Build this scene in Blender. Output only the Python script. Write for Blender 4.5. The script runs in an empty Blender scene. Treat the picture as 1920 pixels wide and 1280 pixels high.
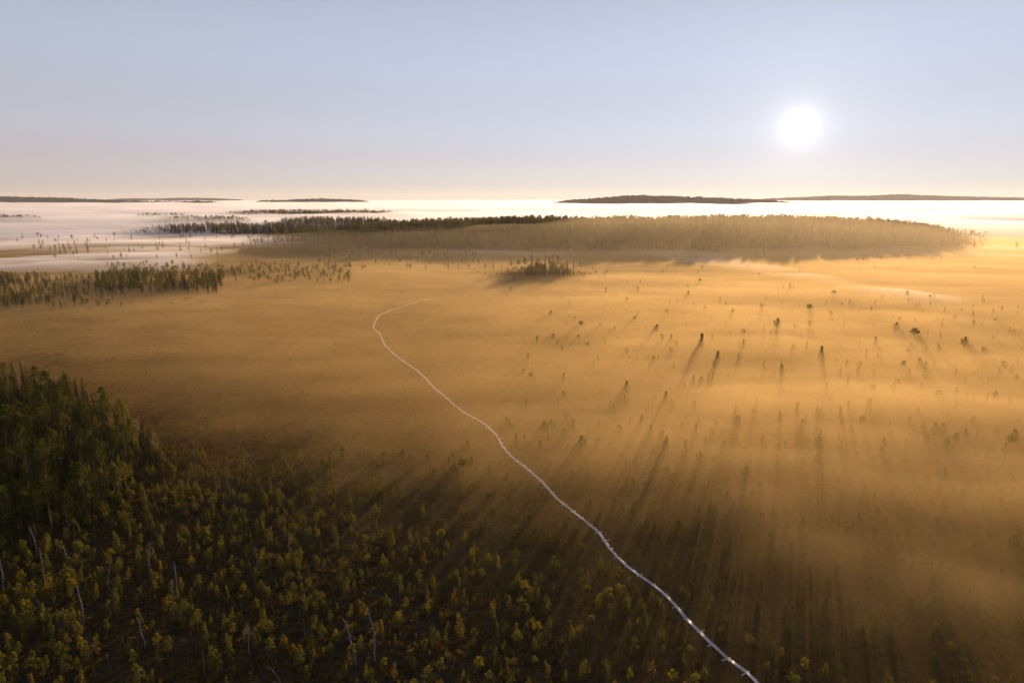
import bpy, math, random
import numpy as np
from mathutils import Vector, Matrix

random.seed(7)
RNG = np.random.default_rng(7)
SC = bpy.context.scene
COL = SC.collection

# ------------------------------------------------------------------ camera
CAM_H = 50.0
F_PX, CX, CY = 1280.0, 960.0, 640.0          # photograph is 1920 x 1280, 24 mm equivalent lens
HORIZON = 372.0
PITCH = math.atan((CY - HORIZON) / F_PX)
cam_d = bpy.data.cameras.new("camera")
cam_d.sensor_width = 36.0
cam_d.lens = 24.0
cam_d.clip_start = 0.5
cam_d.clip_end = 60000.0
cam = bpy.data.objects.new("camera", cam_d)
cam.location = (0, 0, CAM_H)
cam.rotation_euler = (math.radians(90) - PITCH, 0, 0)
COL.objects.link(cam)
SC.camera = cam
CP, SP = math.cos(PITCH), math.sin(PITCH)

def ray(px, py):
    x, u = (px - CX) / F_PX, (CY - py) / F_PX
    return x, CP + u * SP, -SP + u * CP

def ground_at(px, py, z=0.0):
    dx, dy, dz = ray(px, py)
    t = (z - CAM_H) / dz
    return dx * t, dy * t

def pixel_of(x, y, z=0.0):
    """where a point of the place shows in the photograph (numpy friendly)"""
    zz = z - CAM_H
    f = y * CP - zz * SP
    u = y * SP + zz * CP
    f = np.maximum(f, 1e-3)
    return CX + F_PX * x / f, CY - F_PX * u / f

# ------------------------------------------------------------------ sky and sun
sdx, sdy, sdz = ray(1500, 237)
SUN_DIR = Vector((sdx, sdy, sdz)).normalized()
SUN_EL = math.asin(SUN_DIR.z)
SUN_AZ = math.atan2(SUN_DIR.x, SUN_DIR.y)     # clockwise from +Y

world = bpy.data.worlds.new("World")
SC.world = world
world.use_nodes = True
wn, wl = world.node_tree.nodes, world.node_tree.links
wn.clear()
w_out = wn.new("ShaderNodeOutputWorld")
sky = wn.new("ShaderNodeTexSky")
sky.sky_type = 'NISHITA'
sky.sun_disc = False
sky.sun_elevation = SUN_EL
sky.sun_rotation = SUN_AZ
sky.altitude = 200.0
sky.air_density = 0.5
sky.dust_density = 0.0
sky.ozone_density = 2.0
bg = wn.new("ShaderNodeBackground")
bg.inputs["Strength"].default_value = 0.05
hs = wn.new("ShaderNodeHueSaturation"); hs.inputs["Saturation"].default_value = 0.72
wl.new(sky.outputs[0], hs.inputs["Color"]); wl.new(hs.outputs[0], bg.inputs["Color"])
# pale veil of high thin cloud: depends on elevation only, the same all round
tc = wn.new("ShaderNodeTexCoord")
sep = wn.new("ShaderNodeSeparateXYZ")
wl.new(tc.outputs["Generated"], sep.inputs[0])
ramp = wn.new("ShaderNodeValToRGB")
ramp.color_ramp.interpolation = 'EASE'
els = ramp.color_ramp.elements
els[0].position = 0.0;  els[0].color = (0.39, 0.19, 0.14, 1)
els[1].position = 1.0;  els[1].color = (0.16, 0.20, 0.30, 1)
for p, c in ((0.045, (0.45, 0.265, 0.205)), (0.10, (0.47, 0.39, 0.37)), (0.19, (0.47, 0.475, 0.52)), (0.32, (0.38, 0.40, 0.50))):
    e = els.new(p); e.color = (*c, 1)
wl.new(sep.outputs["Z"], ramp.inputs[0])
veil = wn.new("ShaderNodeBackground")
veil.inputs["Strength"].default_value = 0.53
wl.new(ramp.outputs[0], veil.inputs["Color"])
# the sun's own disc and the aureole round it
dot = wn.new("ShaderNodeVectorMath"); dot.operation = 'DOT_PRODUCT'
nrm = wn.new("ShaderNodeVectorMath"); nrm.operation = 'NORMALIZE'
wl.new(tc.outputs["Generated"], nrm.inputs[0])
wl.new(nrm.outputs[0], dot.inputs[0])
dot.inputs[1].default_value = SUN_DIR
def wmath(op, a, b=None):
    n = wn.new("ShaderNodeMath"); n.operation = op
    for i, v in enumerate((a, b)):
        if v is None: continue
        if isinstance(v, (int, float)): n.inputs[i].default_value = v
        else: wl.new(v, n.inputs[i])
    return n.outputs[0]
ang = wmath('MULTIPLY', wmath('ARCCOSINE', wmath('MINIMUM', dot.outputs["Value"], 1.0)), 180 / math.pi)
glow = None
for amp, wid in ((1.0, 0.62), (0.13, 2.8), (0.09, 24.0)):
    g = wmath('MULTIPLY', wmath('EXPONENT', wmath('MULTIPLY', ang, -1.0 / wid)), amp)
    glow = g if glow is None else wmath('ADD', glow, g)
gbg = wn.new("ShaderNodeBackground")
gbg.inputs["Color"].default_value = (1.0, 0.91, 0.80, 1)
wl.new(glow, gbg.inputs["Strength"])
add1 = wn.new("ShaderNodeAddShader"); add2 = wn.new("ShaderNodeAddShader")
wl.new(bg.outputs[0], add1.inputs[0]); wl.new(veil.outputs[0], add1.inputs[1])
wl.new(add1.outputs[0], add2.inputs[0]); wl.new(gbg.outputs[0], add2.inputs[1])
wl.new(add2.outputs[0], w_out.inputs["Surface"])

sun_d = bpy.data.lights.new("sun", 'SUN')
sun_d.energy = 5.0
sun_d.angle = math.radians(0.55)
sun_d.color = (1.0, 0.72, 0.45)
sun = bpy.data.objects.new("sun", sun_d)
sun.rotation_euler = SUN_DIR.to_track_quat('Z', 'Y').to_euler()
sun.location = (300, 300, 200)
COL.objects.link(sun)

SC.view_settings.view_transform = 'Standard'
SC.view_settings.look = 'None'
SC.view_settings.exposure = 0.5
SC.view_settings.gamma = 1.0
SC.view_settings.use_curve_mapping = False
cy = SC.cycles
cy.max_bounces = 6
cy.diffuse_bounces = 2
cy.glossy_bounces = 2
cy.transmission_bounces = 4
cy.volume_bounces = 3
cy.transparent_max_bounces = 64
cy.sample_clamp_indirect = 4.0
cy.use_denoising = True

# ------------------------------------------------------------------ small tools
def lattice(ix, iy, seed):
    h = (ix.astype(np.int64) * 374761393 + iy.astype(np.int64) * 668265263 + seed * 974634777) & 0x7fffffff
    h = ((h ^ (h >> 13)) * 1274126177) & 0x7fffffff
    h = h ^ (h >> 16)
    return (h & 0xffff) / 65535.0

def vnoise(x, y, seed=0):
    x = np.asarray(x, float); y = np.asarray(y, float)
    ix, iy = np.floor(x), np.floor(y)
    fx, fy = x - ix, y - iy
    fx = fx * fx * fx * (fx * (fx * 6 - 15) + 10); fy = fy * fy * fy * (fy * (fy * 6 - 15) + 10)
    a, b = lattice(ix, iy, seed), lattice(ix + 1, iy, seed)
    c, d = lattice(ix, iy + 1, seed), lattice(ix + 1, iy + 1, seed)
    return (a + (b - a) * fx) * (1 - fy) + (c + (d - c) * fx) * fy * 1.0

def fbm(x, y, seed=0, octaves=4):
    s, a, n = 0.0, 0.5, 0.0
    for o in range(octaves):
        s = s + a * vnoise(x, y, seed + o * 17); n += a
        x = x * 2.03 + 11.3; y = y * 2.03 - 7.1; a *= 0.5
    return s / n                                 # 0..1

def smooth(a, b, v):
    t = np.clip((v - a) / (b - a), 0, 1)
    return t * t * (3 - 2 * t)

def mesh_of(name, verts, faces, mats=(), face_mat=None, smooth_shade=False):
    me = bpy.data.meshes.new(name)
    verts = np.asarray(verts, np.float32)
    fl = [len(f) for f in faces] if not isinstance(faces, np.ndarray) else None
    me.vertices.add(len(verts)); me.vertices.foreach_set("co", verts.ravel())
    if fl is None:
        k = faces.shape[1]; n = len(faces)
        me.loops.add(n * k); me.loops.foreach_set("vertex_index", faces.astype(np.int32).ravel())
        me.polygons.add(n); me.polygons.foreach_set("loop_start", np.arange(0, n * k, k, dtype=np.int32))
    else:
        n = len(faces)
        me.loops.add(sum(fl)); me.loops.foreach_set("vertex_index", np.concatenate([np.asarray(f, np.int32) for f in faces]))
        st = np.concatenate(([0], np.cumsum(fl)[:-1])).astype(np.int32)
        me.polygons.add(n); me.polygons.foreach_set("loop_start", st)
    for m in mats: me.materials.append(m)
    if face_mat is not None: me.polygons.foreach_set("material_index", np.asarray(face_mat, np.int32))
    if smooth_shade: me.polygons.foreach_set("use_smooth", np.ones(n, bool))
    me.update(calc_edges=True)
    me.validate()
    return me

def add_obj(name, me, parent=None, loc=None, **props):
    o = bpy.data.objects.new(name, me)
    if loc is not None: o.location = loc
    if parent is not None: o.parent = parent
    for k, v in props.items(): o[k] = v
    COL.objects.link(o)
    return o

# ------------------------------------------------------------------ materials
def new_mat(name):
    m = bpy.data.materials.new(name); m.use_nodes = True
    nt = m.node_tree; nt.nodes.clear()
    return m, nt.nodes, nt.links, nt.nodes.new("ShaderNodeOutputMaterial")

def foliage_mat(name, col_a, col_b, transl=0.45, tl_col=None):
    m, n, l, out = new_mat(name)
    info = n.new("ShaderNodeObjectInfo")
    geo = n.new("ShaderNodeNewGeometry")
    mix = n.new("ShaderNodeMix"); mix.data_type = 'RGBA'
    mix.inputs["A"].default_value = (*col_a, 1); mix.inputs["B"].default_value = (*col_b, 1)
    l.new(info.outputs["Random"], mix.inputs["Factor"])
    tint = n.new("ShaderNodeMix"); tint.data_type = 'RGBA'; tint.blend_type = 'MULTIPLY'
    tint.inputs["Factor"].default_value = 1.0
    l.new(mix.outputs["Result"], tint.inputs["A"]); l.new(info.outputs["Color"], tint.inputs["B"])
    hsv = n.new("ShaderNodeHueSaturation")
    mr = n.new("ShaderNodeMapRange"); mr.inputs["To Min"].default_value = 0.55; mr.inputs["To Max"].default_value = 1.45
    l.new(geo.outputs["Random Per Island"], mr.inputs["Value"])
    l.new(mr.outputs[0], hsv.inputs["Value"]); l.new(tint.outputs["Result"], hsv.inputs["Color"])
    d = n.new("ShaderNodeBsdfDiffuse"); t = n.new("ShaderNodeBsdfTranslucent")
    l.new(hsv.outputs[0], d.inputs["Color"])
    g = n.new("ShaderNodeMix"); g.data_type = 'RGBA'; g.blend_type = 'MULTIPLY'; g.inputs["Factor"].default_value = 1
    g.inputs["B"].default_value = (*(tl_col or (2.0, 1.7, 0.8)), 1)
    l.new(hsv.outputs[0], g.inputs["A"]); l.new(g.outputs["Result"], t.inputs["Color"])
    ms = n.new("ShaderNodeMixShader"); ms.inputs[0].default_value = transl
    l.new(d.outputs[0], ms.inputs[1]); l.new(t.outputs[0], ms.inputs[2])
    l.new(ms.outputs[0], out.inputs["Surface"])
    return m

def bark_mat(name, c1, c2, scale=14, rough=0.85):
    m, n, l, out = new_mat(name)
    tcn = n.new("ShaderNodeTexCoord"); no = n.new("ShaderNodeTexNoise"); no.inputs["Scale"].default_value = scale
    l.new(tcn.outputs["Object"], no.inputs["Vector"])
    cr = n.new("ShaderNodeValToRGB")
    cr.color_ramp.elements[0].position = 0.35; cr.color_ramp.elements[0].color = (*c1, 1)
    cr.color_ramp.elements[1].position = 0.7; cr.color_ramp.elements[1].color = (*c2, 1)
    l.new(no.outputs["Fac"], cr.inputs[0])
    b = n.new("ShaderNodeBsdfPrincipled"); b.inputs["Roughness"].default_value = rough
    l.new(cr.outputs[0], b.inputs["Base Color"]); l.new(b.outputs[0], out.inputs["Surface"])
    return m

M_NEEDLE = foliage_mat("pine_needles", (0.074, 0.079, 0.020), (0.100, 0.088, 0.024), 0.55)
M_SPRUCE = foliage_mat("spruce_needles", (0.017, 0.025, 0.009), (0.032, 0.036, 0.012), 0.40)
M_BIRCH = foliage_mat("birch_leaves", (0.085, 0.09, 0.014), (0.11, 0.10, 0.018), 0.6)
M_SHRUB = foliage_mat("dwarf_shrub", (0.048, 0.038, 0.018), (0.125, 0.080, 0.028), 0.5)
M_SEDGE = foliage_mat("dry_sedge", (0.090, 0.050, 0.016), (0.160, 0.088, 0.028), 0.50, (1.8, 1.4, 0.8))
M_BARK = bark_mat("pine_bark", (0.06, 0.035, 0.022), (0.16, 0.09, 0.05))
M_BIRCHBARK = bark_mat("birch_bark", (0.12, 0.11, 0.10), (0.5, 0.48, 0.45))
M_DEAD = bark_mat("grey_dead_wood", (0.09, 0.075, 0.07), (0.27, 0.23, 0.22))

def ground_material():
    m, n, l, out = new_mat("bog_ground")
    geo = n.new("ShaderNodeNewGeometry")
    def noise(scale, detail=4, stretch=(1, 1, 1), rough=0.6):
        mp = n.new("ShaderNodeMapping"); mp.inputs["Scale"].default_value = stretch
        l.new(geo.outputs["Position"], mp.inputs["Vector"])
        t = n.new("ShaderNodeTexNoise"); t.inputs["Scale"].default_value = scale
        t.inputs["Detail"].default_value = detail; t.inputs["Roughness"].default_value = rough
        l.new(mp.outputs[0], t.inputs["Vector"])
        return t.outputs["Fac"]
    def ramp2(v, p0, p1, c0, c1):
        r = n.new("ShaderNodeValToRGB")
        r.color_ramp.elements[0].position = p0; r.color_ramp.elements[0].color = (*c0, 1)
        r.color_ramp.elements[1].position = p1; r.color_ramp.elements[1].color = (*c1, 1)
        l.new(v, r.inputs[0]); return r.outputs[0]
    fine = ramp2(noise(1.6, 8, (1, 1, 1), 0.75), 0.36, 0.66, (0.020, 0.011, 0.005), (0.170, 0.088, 0.026))
    moss = ramp2(noise(0.30, 6, (.7, 1.8, 1)), 0.40, 0.62, (0.034, 0.018, 0.007), (0.150, 0.082, 0.026))
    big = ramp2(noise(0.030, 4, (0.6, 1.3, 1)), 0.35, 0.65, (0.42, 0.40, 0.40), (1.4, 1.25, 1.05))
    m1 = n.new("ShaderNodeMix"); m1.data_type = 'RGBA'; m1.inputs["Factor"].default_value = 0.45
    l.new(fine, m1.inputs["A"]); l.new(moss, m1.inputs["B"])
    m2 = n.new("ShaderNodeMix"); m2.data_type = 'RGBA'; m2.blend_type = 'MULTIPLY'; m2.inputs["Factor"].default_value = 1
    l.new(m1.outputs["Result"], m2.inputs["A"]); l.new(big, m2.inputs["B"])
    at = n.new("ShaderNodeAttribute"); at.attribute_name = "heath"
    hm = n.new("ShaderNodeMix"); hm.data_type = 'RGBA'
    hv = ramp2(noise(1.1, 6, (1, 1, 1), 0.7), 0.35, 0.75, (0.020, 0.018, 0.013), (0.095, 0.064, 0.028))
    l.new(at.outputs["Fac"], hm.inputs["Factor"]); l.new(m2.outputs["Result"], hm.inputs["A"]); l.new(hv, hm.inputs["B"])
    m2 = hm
    b = n.new("ShaderNodeBsdfPrincipled"); b.inputs["Roughness"].default_value = 0.9
    b.inputs["Specular IOR Level"].default_value = 0.0
    bump = n.new("ShaderNodeBump"); bump.inputs["Strength"].default_value = 1.0; bump.inputs["Distance"].default_value = 0.4
    l.new(noise(2.2, 6), bump.inputs["Height"]); l.new(bump.outputs[0], b.inputs["Normal"])
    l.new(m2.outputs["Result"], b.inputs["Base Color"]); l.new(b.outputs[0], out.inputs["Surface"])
    return m
M_GROUND = ground_material()

def plank_material(name, c1, c2, rough):
    m, n, l, out = new_mat(name)
    tcn = n.new("ShaderNodeTexCoord"); info = n.new("ShaderNodeObjectInfo")
    mp = n.new("ShaderNodeMapping"); mp.inputs["Scale"].default_value = (14, 1.2, 14)
    l.new(tcn.outputs["Object"], mp.inputs["Vector"])
    no = n.new("ShaderNodeTexNoise"); no.noise_dimensions = '4D'; no.inputs["Scale"].default_value = 1.5; no.inputs["Detail"].default_value = 6
    l.new(mp.outputs[0], no.inputs["Vector"])
    k = n.new("ShaderNodeMath"); k.operation = 'MULTIPLY'; k.inputs[1].default_value = 50
    l.new(info.outputs["Random"], k.inputs[0]); l.new(k.outputs[0], no.inputs["W"])
    cr = n.new("ShaderNodeValToRGB")
    cr.color_ramp.elements[0].position = 0.3; cr.color_ramp.elements[0].color = (*c1, 1)
    cr.color_ramp.elements[1].position = 0.65; cr.color_ramp.elements[1].color = (*c2, 1)
    l.new(no.outputs["Fac"], cr.inputs[0])
    hsv = n.new("ShaderNodeHueSaturation")
    mr = n.new("ShaderNodeMapRange"); mr.inputs["To Min"].default_value = 0.7; mr.inputs["To Max"].default_value = 1.2
    l.new(info.outputs["Random"], mr.inputs["Value"]); l.new(mr.outputs[0], hsv.inputs["Value"]); l.new(cr.outputs[0], hsv.inputs["Color"])
    b = n.new("ShaderNodeBsdfPrincipled")
    b.inputs["Roughness"].default_value = rough; b.inputs["Specular IOR Level"].default_value = 0.8
    bump = n.new("ShaderNodeBump"); bump.inputs["Strength"].default_value = 0.25; bump.inputs["Distance"].default_value = 0.01
    l.new(no.outputs["Fac"], bump.inputs["Height"]); l.new(bump.outputs[0], b.inputs["Normal"])
    l.new(hsv.outputs[0], b.inputs["Base Color"]); l.new(b.outputs[0], out.inputs["Surface"])
    return m
M_PLANK = plank_material("weathered_wet_plank", (0.34, 0.32, 0.33), (0.66, 0.63, 0.64), 0.30)
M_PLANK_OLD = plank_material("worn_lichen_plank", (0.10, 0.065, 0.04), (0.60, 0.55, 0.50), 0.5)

def hill_material(c1, c2):
    m, n, l, out = new_mat("far_forest")
    geo = n.new("ShaderNodeNewGeometry"); t = n.new("ShaderNodeTexNoise"); t.inputs["Scale"].default_value = 0.05; t.inputs["Detail"].default_value = 6
    l.new(geo.outputs["Position"], t.inputs["Vector"])
    r = n.new("ShaderNodeValToRGB")
    r.color_ramp.elements[0].position = 0.35; r.color_ramp.elements[0].color = (*c1, 1)
    r.color_ramp.elements[1].position = 0.65; r.color_ramp.elements[1].color = (*c2, 1)
    l.new(t.outputs["Fac"], r.inputs[0])
    d = n.new("ShaderNodeBsdfDiffuse"); l.new(r.outputs[0], d.inputs["Color"]); l.new(d.outputs[0], out.inputs["Surface"])
    return m
M_HILL = hill_material((0.022, 0.028, 0.016), (0.05, 0.055, 0.028))

def volume_material(name, density, color, g):
    m, n, l, out = new_mat(name)
    v = n.new("ShaderNodeVolumePrincipled")
    v.inputs["Color"].default_value = (*color, 1)
    v.inputs["Density"].default_value = density
    v.inputs["Anisotropy"].default_value = g
    l.new(v.outputs[0], out.inputs["Volume"])
    m.cycles.homogeneous_volume = True
    return m

# ------------------------------------------------------------------ terrain
def lin(v, xs, ys): return np.interp(v, xs, ys)
RIDGE_PX = [480, 560, 700, 850, 1000, 1300, 1500, 1600, 1700, 1800, 1860]
RIDGE_Z = [0.0, 2.0, 5.0, 10.0, 13.0, 13.0, 12.5, 10.5, 6.0, 1.0, 0.0]
# low forested rises seen as dark strips in the fog: (px0, px1, y distance, half depth, height)
RISES = [(-150, 105, 1420, 90, 5.0), (240, 365, 1560, 70, 5.0), (270, 480, 1360, 60, 4.0), (360, 800, 1900, 150, 7.5),
         (255, 620, 1050, 75, 1.5), (480, 760, 1230, 90, 6.0), (-60, 150, 690, 40, 0.2), (430, 660, 660, 40, 2.0),
         (905, 1110, 445, 32, 1.6), (1560, 1930, 2300, 150, 7.0)]
def terrain(x, y):
    x = np.asarray(x, float); y = np.asarray(y, float)
    yy = np.maximum(y, 1.0)
    px = CX + F_PX * x / (yy * CP + CAM_H * SP)
    z = lin(px, RIDGE_PX, RIDGE_Z) * smooth(640, 840, y) * (1 - smooth(930, 1080, y))
    z = z * (0.72 + 0.5 * fbm(x / 75, y / 75, 5, 3))
    for a, b, d, hd, h in RISES:
        w = 0.28 * (b - a)
        z = z + h * smooth(a, a + w, px) * (1 - smooth(b - w, b, px)) * np.exp(-((y - d) / hd) ** 2)
    return z
def ground_z(x, y):
    r = np.hypot(x, y)
    hum = (fbm(x / 3.1, y / 3.1, 3, 3) - 0.5) * 0.55 + (fbm(x / 14.0, y / 9.0, 9, 3) - 0.5) * 0.7
    return terrain(x, y) + hum * (1 - smooth(250, 900, r)) * 0.9

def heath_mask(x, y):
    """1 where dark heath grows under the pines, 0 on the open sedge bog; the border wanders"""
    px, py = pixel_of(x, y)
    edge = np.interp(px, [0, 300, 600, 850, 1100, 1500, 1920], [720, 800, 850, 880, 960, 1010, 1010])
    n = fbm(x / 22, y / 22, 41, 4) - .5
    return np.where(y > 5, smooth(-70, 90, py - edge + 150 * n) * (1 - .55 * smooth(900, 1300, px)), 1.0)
def build_ground():
    az = np.radians(np.concatenate((np.arange(-180, -50, 5.0), np.arange(-50, 50, 0.2), np.arange(50, 180, 5.0))))
    rr = [0.05, 12.0, 22.0, 32.0]
    while rr[-1] < 1100: rr.append(rr[-1] * 1.0072)
    while rr[-1] < 12000: rr.append(rr[-1] * 1.06)
    rr = np.array(rr)
    A, R = np.meshgrid(az, rr)
    X, Y = R * np.sin(A), R * np.cos(A)
    Z = ground_z(X, Y)
    nr, na = A.shape
    v = np.stack((X.ravel(), Y.ravel(), Z.ravel()), 1)
    i = np.arange(nr - 1)[:, None] * na; j = np.arange(na)[None, :]; j2 = (j + 1) % na
    f = np.stack((i + j, i + j2, i + na + j2, i + na + j), -1).reshape(-1, 4)
    me = mesh_of("ground", v, f, [M_GROUND], smooth_shade=True)
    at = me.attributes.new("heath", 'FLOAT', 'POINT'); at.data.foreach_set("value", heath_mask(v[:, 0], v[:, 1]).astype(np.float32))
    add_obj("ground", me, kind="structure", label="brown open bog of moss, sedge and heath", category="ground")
build_ground()

# far hills ------------------------------------------------------------------
def hill(label, dist, prof, depth):
    """prof: list of (px, height); a long low wooded rise with an uneven tree line"""
    pxs = np.arange(prof[0][0], prof[-1][0] + 0.1, 0.7)
    base = np.interp(pxs, [p for p, _ in prof], [h for _, h in prof])
    k = 9; base = np.convolve(np.pad(base, 20, mode='edge'), np.ones(41) / 41, 'valid')
    rows = np.linspace(-1, 1, k)
    X = []; Z = []; Y = []
    for q in rows:
        d = dist + q * depth
        x = (pxs - CX) / F_PX * (d * CP + CAM_H * SP)
        top = base * (1 - q * q) ** 0.8
        tooth = (vnoise(pxs * 0.9, pxs * 0 + q * 9, 21) * 0.65 + vnoise(pxs * 0.21, pxs * 0 + q * 5, 22) * 0.5) * 14.0 * np.clip(top / 25, 0, 1)
        X.append(x); Y.append(x * 0 + d); Z.append(top + tooth - 3)
    X, Y, Z = np.array(X), np.array(Y), np.array(Z)
    nr, na = X.shape
    i = np.arange(nr - 1)[:, None] * na; j = np.arange(na - 1)[None, :]
    f = np.stack((i + j, i + j + 1, i + na + j + 1, i + na + j), -1).reshape(-1, 4)
    me = mesh_of("hill", np.stack((X.ravel(), Y.ravel(), Z.ravel()), 1), f, [M_HILL])
    add_obj("hill", me, kind="structure", label=label, category="hill")
hill("broad dark wooded hill rising from the fog left of the sun", 4300, [(1015, 0), (1050, 30), (1110, 44), (1160, 58), (1200, 64), (1240, 60), (1290, 54), (1350, 48), (1420, 38), (1470, 26), (1500, 10), (1520, 0)], 420)
hill("long pale hill on the horizon under and beyond the sun", 9000, [(1380, 20), (1480, 55), (1560, 80), (1620, 78), (1690, 98), (1760, 78), (1860, 60), (1960, 52), (2200, 40)], 700)
hill("dark low wooded hill at the left edge of the horizon", 5200, [(-400, 60), (-100, 66), (30, 58), (110, 50), (200, 34), (270, 24), (380, 26), (460, 5), (470, 0)], 450)
hill("faint pale hill crest behind the fog, second hill from the left edge", 9300, [(170, 10), (235, 46), (290, 40), (340, 54), (400, 46), (450, 30), (480, 0)], 500)
hill("thin dark hill crest in the fog, midway along the left horizon", 5400, [(455, 0), (490, 30), (540, 32), (590, 44), (640, 40), (690, 26), (715, 0)], 400)

# ------------------------------------------------------------------ trees
def tube(path, radii, sides=6):
    """verts, quads of a tapered tube along path"""
    V, Fq = [], []
    path = [Vector(p) for p in path]
    for i, p in enumerate(path):
        t = (path[min(i + 1, len(path) - 1)] - path[max(i - 1, 0)]).normalized()
        u = t.orthogonal().normalized(); w = t.cross(u)
        for s in range(sides):
            a = 2 * math.pi * s / sides
            V.append(p + (u * math.cos(a) + w * math.sin(a)) * radii[i])
    for i in range(len(path) - 1):
        for s in range(sides):
            s2 = (s + 1) % sides
            Fq.append((i * sides + s, i * sides + s2, (i + 1) * sides + s2, (i + 1) * sides + s))
    return V, Fq

class Geo:
    def __init__(self): self.v = []; self.f = []; self.m = []
    def add(self, V, Fc, mi=0):
        o = len(self.v); self.v += [tuple(p) for p in V]
        self.f += [tuple(i + o for i in q) for q in Fc]; self.m += [mi] * len(Fc)
    def tufts(self, c, r, n, size, rnd, mi=0, flat=0.7, up=0.4):
        """n pointed needle sprays filling a small cloud of radius r"""
        c = Vector(c)
        for _ in range(n):
            d = Vector((rnd.gauss(0, 1), rnd.gauss(0, 1), rnd.gauss(0, 1) * flat)).normalized()
            p = c + d * r * rnd.random() ** 0.4
            out = (d + Vector((0, 0, up)) + Vector((rnd.uniform(-.5, .5), rnd.uniform(-.5, .5), rnd.uniform(-.3, .3)))).normalized()
            side = out.cross(Vector((rnd.uniform(-1, 1), rnd.uniform(-1, 1), rnd.uniform(-1, 1)))).normalized()
            L = size * rnd.uniform(.7, 1.4); W = size * rnd.uniform(.22, .4)
            a = p - out * L * .4
            self.add((a - side * W, a + side * W, p + out * L * .7), ((0, 1, 2),), mi)
    def mesh(self, name, mats): return mesh_of(name, self.v, self.f, mats, self.m)

def make_pine(rnd, H, shape):
    tr, cr = Geo(), Geo()
    lean = {'leaning': .22}.get(shape, .05)
    la = rnd.uniform(0, 6.28)
    def axis(t):
        return Vector((math.cos(la) * lean * H * t * t + .02 * H * math.sin(5 * t + la), math.sin(la) * lean * H * t * t + .02 * H * math.cos(4 * t), H * t))
    n = 7
    tr.add(*tube([axis(i / n) - Vector((0, 0, .25 if i == 0 else 0)) for i in range(n + 1)], [H * (.019 * (1 - i / n) + .004) for i in range(n + 1)]))
    lo, nb, wid, top = {'round': (.38, 20, .23, .75), 'cone': (.18, 26, .22, .2), 'umbrella': (.62, 16, .28, .85), 'sparse': (.30, 13, .22, .5),
                        'leaning': (.45, 16, .22, .6), 'bushy': (.12, 28, .27, .5), 'column': (.22, 24, .13, .5)}[shape]
    ts = H / 3.0
    for b in range(nb):
        t = lo + (1 - lo) * ((b + rnd.random()) / nb) ** .9
        k = (t - lo) / (1 - lo)
        prof = (1 - k) if top < .3 else (math.sin(math.pi * min(1, (k * (1 - top * .45) + top * .42))) ** .7)
        if top >= .3 and k > .85: prof *= .8
        L = wid * H * max(.14, prof) * rnd.uniform(.65, 1.2)
        a = b * 2.4 + rnd.uniform(-.5, .5)
        p0 = axis(min(t, .97)); rise = L * rnd.uniform(-.05, .45)
        p1 = p0 + Vector((math.cos(a) * L, math.sin(a) * L, rise))
        tr.add(*tube([p0, (p0 + p1) / 2 + Vector((0, 0, -.03 * L)), p1], [H * .0055, H * .004, H * .002], 3))
        for q, rr in ((.98, .30), (.62, .24)) if L > .12 * H else ((.8, .28),):
            if shape == 'sparse' and rnd.random() < .3: continue
            c = p0.lerp(p1, q) + Vector((rnd.uniform(-.06, .06), rnd.uniform(-.06, .06), rnd.uniform(0, .06))) * H * .5
            cr.tufts(c, rr * ts * rnd.uniform(.6, 1.1) * .85, rnd.randint(13, 22), .15 * ts, rnd)
    cr.tufts(axis(1.0), .16 * ts, 18, .15 * ts, rnd, up=.9)
    return tr, cr

def make_tall_pine(rnd, H):
    tr, cr = Geo(), Geo()
    la = rnd.uniform(0, 6.28)
    def axis(t): return Vector((math.cos(la) * .03 * H * t * t, math.sin(la) * .03 * H * t, H * t))
    n = 8
    tr.add(*tube([axis(i / n) - Vector((0, 0, .4 if i == 0 else 0)) for i in range(n + 1)], [H * (.013 * (1 - i / n) + .003) for i in range(n + 1)]))
    lo = rnd.uniform(.38, .55)
    for b in range(30):
        k = (b + rnd.random()) / 30; t = lo + (1 - lo) * k
        L = H * .16 * (math.sin(math.pi * (.25 + .68 * k))) * rnd.uniform(.5, 1.25)
        a = b * 2.4 + rnd.uniform(-.6, .6); p0 = axis(min(.98, t))
        p1 = p0 + Vector((math.cos(a) * L, math.sin(a) * L, L * rnd.uniform(-.1, .4)))
        tr.add(*tube([p0, p1], [H * .004, H * .0015], 3))
        cr.tufts(p1, H * .055 * rnd.uniform(.7, 1.2), 22, H * .028, rnd, flat=.55)
        cr.tufts(p0.lerp(p1, .55), H * .045, 12, H * .028, rnd, flat=.55)
    cr.tufts(axis(1), H * .04, 20, H * .03, rnd)
    return tr, cr

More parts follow.
